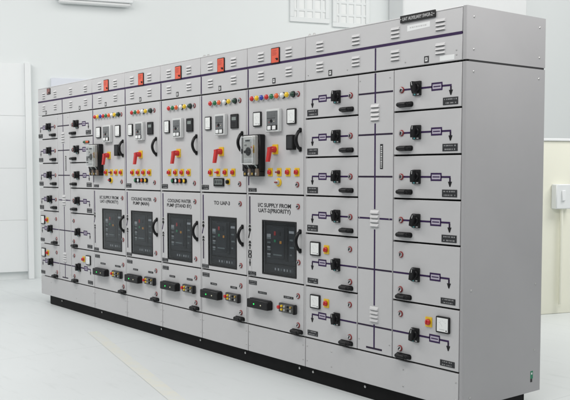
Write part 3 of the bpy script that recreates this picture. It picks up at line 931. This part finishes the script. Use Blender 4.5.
cl = MB(); cl.box(6.50, 8.72, WN-.45, WN-.01, 0, 6.4, 'hall_column', .02)
tag(cl.build('column', None, FR), 'broad pale grey column against the far wall behind the right end cabinet', 'column')
sh = thing('roller_shutter', 'pale white roller shutter at the left edge, beside the far-left cabinet', 'shutter', tuple(FR @ Vector((-.2, WN, 0))))
m = MB()
for i in range(4): m.box(-1.8, 1.08, WN-.05, WN-.01, .10+i*.684, .10+i*.684+.6825, 'hall_white', .002)
m.build('curtain', sh, FR)
m = MB(); m.box(1.081, 1.16, WN-.10, WN-.001, 0, 2.84, 'hall_white', .006); m.build('guide_rail', sh, FR)
nb = MB(); nb.box(1.42, 2.30, WN-.06, WN-.002, 2.30, 2.66, 'hall_blue', .01)
tag(nb.build('notice_board', None, FR), 'pale lilac board on the wall, above the far-left cabinet', 'notice board')
lf = thing('light_fitting', 'white batten light fitting high on the far wall at upper left', 'light fitting', tuple(FR @ Vector((2.0, WN-.1, 3.67))))
m = MB(); m.box(1.50, 2.52, WN-.14, WN-.02, 3.685, 3.76, 'hall_white', .01); m.build('housing', lf, FR)
m = MB(); m.box(1.53, 2.49, WN-.125, WN-.035, 3.640, 3.683, 'white', .015); m.build('tube_cover', lf, FR)
pt = thing('partition', 'low pale yellow partition standing right of the cabinets', 'partition', tuple(FR @ Vector((6.5, 6.7, 0))))
m = MB(); m.box(5.0, 9.0, 6.70, 6.82, 0.0, 1.70, 'hall_yellow', .006); m.build('board', pt, FR)
m = MB(); m.box(5.0, 9.0, 6.685, 6.835, 1.7005, 1.725, 'hall_white', .004); m.build('cap_rail', pt, FR)
eb = thing('isolator_box', 'pale grey isolator box on the yellow partition at the right edge', 'electrical box', tuple(FR @ Vector((5.68, 6.66, 1.16))))
m = MB(); m.box(5.60, 5.80, 6.62, 6.698, 1.04, 1.28, 'hall_grey', .008); m.build('enclosure', eb, FR)
m = MB(); m.box(5.66, 5.70, 6.605, 6.62, 1.12, 1.22, 'hall_white', .004); m.build('handle', eb, FR)
m = MB(); m.tube([(5.70, 6.66, 1.04), (5.70, 6.66, .10)], .016, 'hall_yellow', 10); m.build('conduit', eb, FR)

# ------------------------------------------------------------------ camera
cam = bpy.data.cameras.new('camera'); co = bpy.data.objects.new('camera', cam); C.objects.link(co)
f, cx, cy = 842.4769971659352, 251.12575399, 220.9835966
yaw, pit, rol = 0.92225186, -0.05926643, -0.00352555
fwd = Vector((-math.sin(yaw)*math.cos(pit), math.cos(yaw)*math.cos(pit), math.sin(pit)))
rt = Vector((math.cos(yaw), math.sin(yaw), 0)); upv = rt.cross(fwd)
r2 = rt*math.cos(rol) + upv*math.sin(rol); u2 = -rt*math.sin(rol) + upv*math.cos(rol)
M = Matrix((( r2.x, u2.x, -fwd.x, CAM.x), (r2.y, u2.y, -fwd.y, CAM.y), (r2.z, u2.z, -fwd.z, CAM.z), (0, 0, 0, 1)))
co.matrix_world = M
cam.sensor_width = 36; cam.sensor_fit = 'HORIZONTAL'
cam.lens = f/570*36
cam.shift_x = -(cx-285)/570
cam.shift_y = (cy-200)/570
cam.clip_end = 200; cam.clip_start = .05
scene.camera = co

# ------------------------------------------------------------------ light: roof lamps of the hall, added unseen fill lamps, pale bounce
wd = bpy.data.worlds.new('World'); scene.world = wd; wd.use_nodes = True
bg = wd.node_tree.nodes['Background']; bg.inputs['Color'].default_value = (.94, .98, 1.0, 1); bg.inputs['Strength'].default_value = .30
def area(x, y, z, sx, sy, power, tx, ty, tz, col=(1, .985, .96)):
    l = bpy.data.lights.new('hall_and_fill_lamp', 'AREA'); l.shape = 'RECTANGLE'; l.size = sx; l.size_y = sy; l.energy = power; l.color = col
    o = bpy.data.objects.new('hall_and_fill_lamp', l); C.objects.link(o); o.location = (x, y, z)
    o.rotation_euler = (Vector((tx, ty, tz))-Vector((x, y, z))).to_track_quat('-Z', 'Y').to_euler()
area(-3.6, -2.4, 4.2, 5.5, .9, 110, -3.4, -.7, 0)
area(1.2, -1.6, 4.0, 2.6, 1.0, 50, -.3, -.3, .9)
area(1.5, .4, 3.4, 1.4, .8, 37, .15, .36, 1.9)  # unseen lamp added to lift the upper side sheet
area(-5.5, -7, 5.0, 5.0, 1.6, 55, -4, 0, 1)
def hall(s_, n, z, sx, sy, power, ts, tn, tz):
    a = FR @ Vector((s_, n, z)); b = FR @ Vector((ts, tn, tz))
    area(a.x, a.y, a.z, sx, sy, power, b.x, b.y, b.z)
hall(-2, 7.5, 5.6, 5, 2.5, 56, -2, 11.5, 1.2)  # added unseen lamp row that brightens the far wall
hall(4, 7.8, 6.0, 6, 2.5, 74, 4, 11.5, 1.5)
hall(9, 7.8, 6.0, 5, 2.5, 100, 9, 11.5, 1.5)
hall(7, 4.9, 4.4, 3, 1.5, 125, 7, 6.5, .4)  # unseen lamp added for the partition and the floor near it
scene.view_settings.view_transform = 'Standard'; scene.view_settings.look = 'None'
scene.view_settings.exposure = 0.0; scene.view_settings.gamma = 1.0
scene.cycles.max_bounces = 8; scene.cycles.transparent_max_bounces = 12
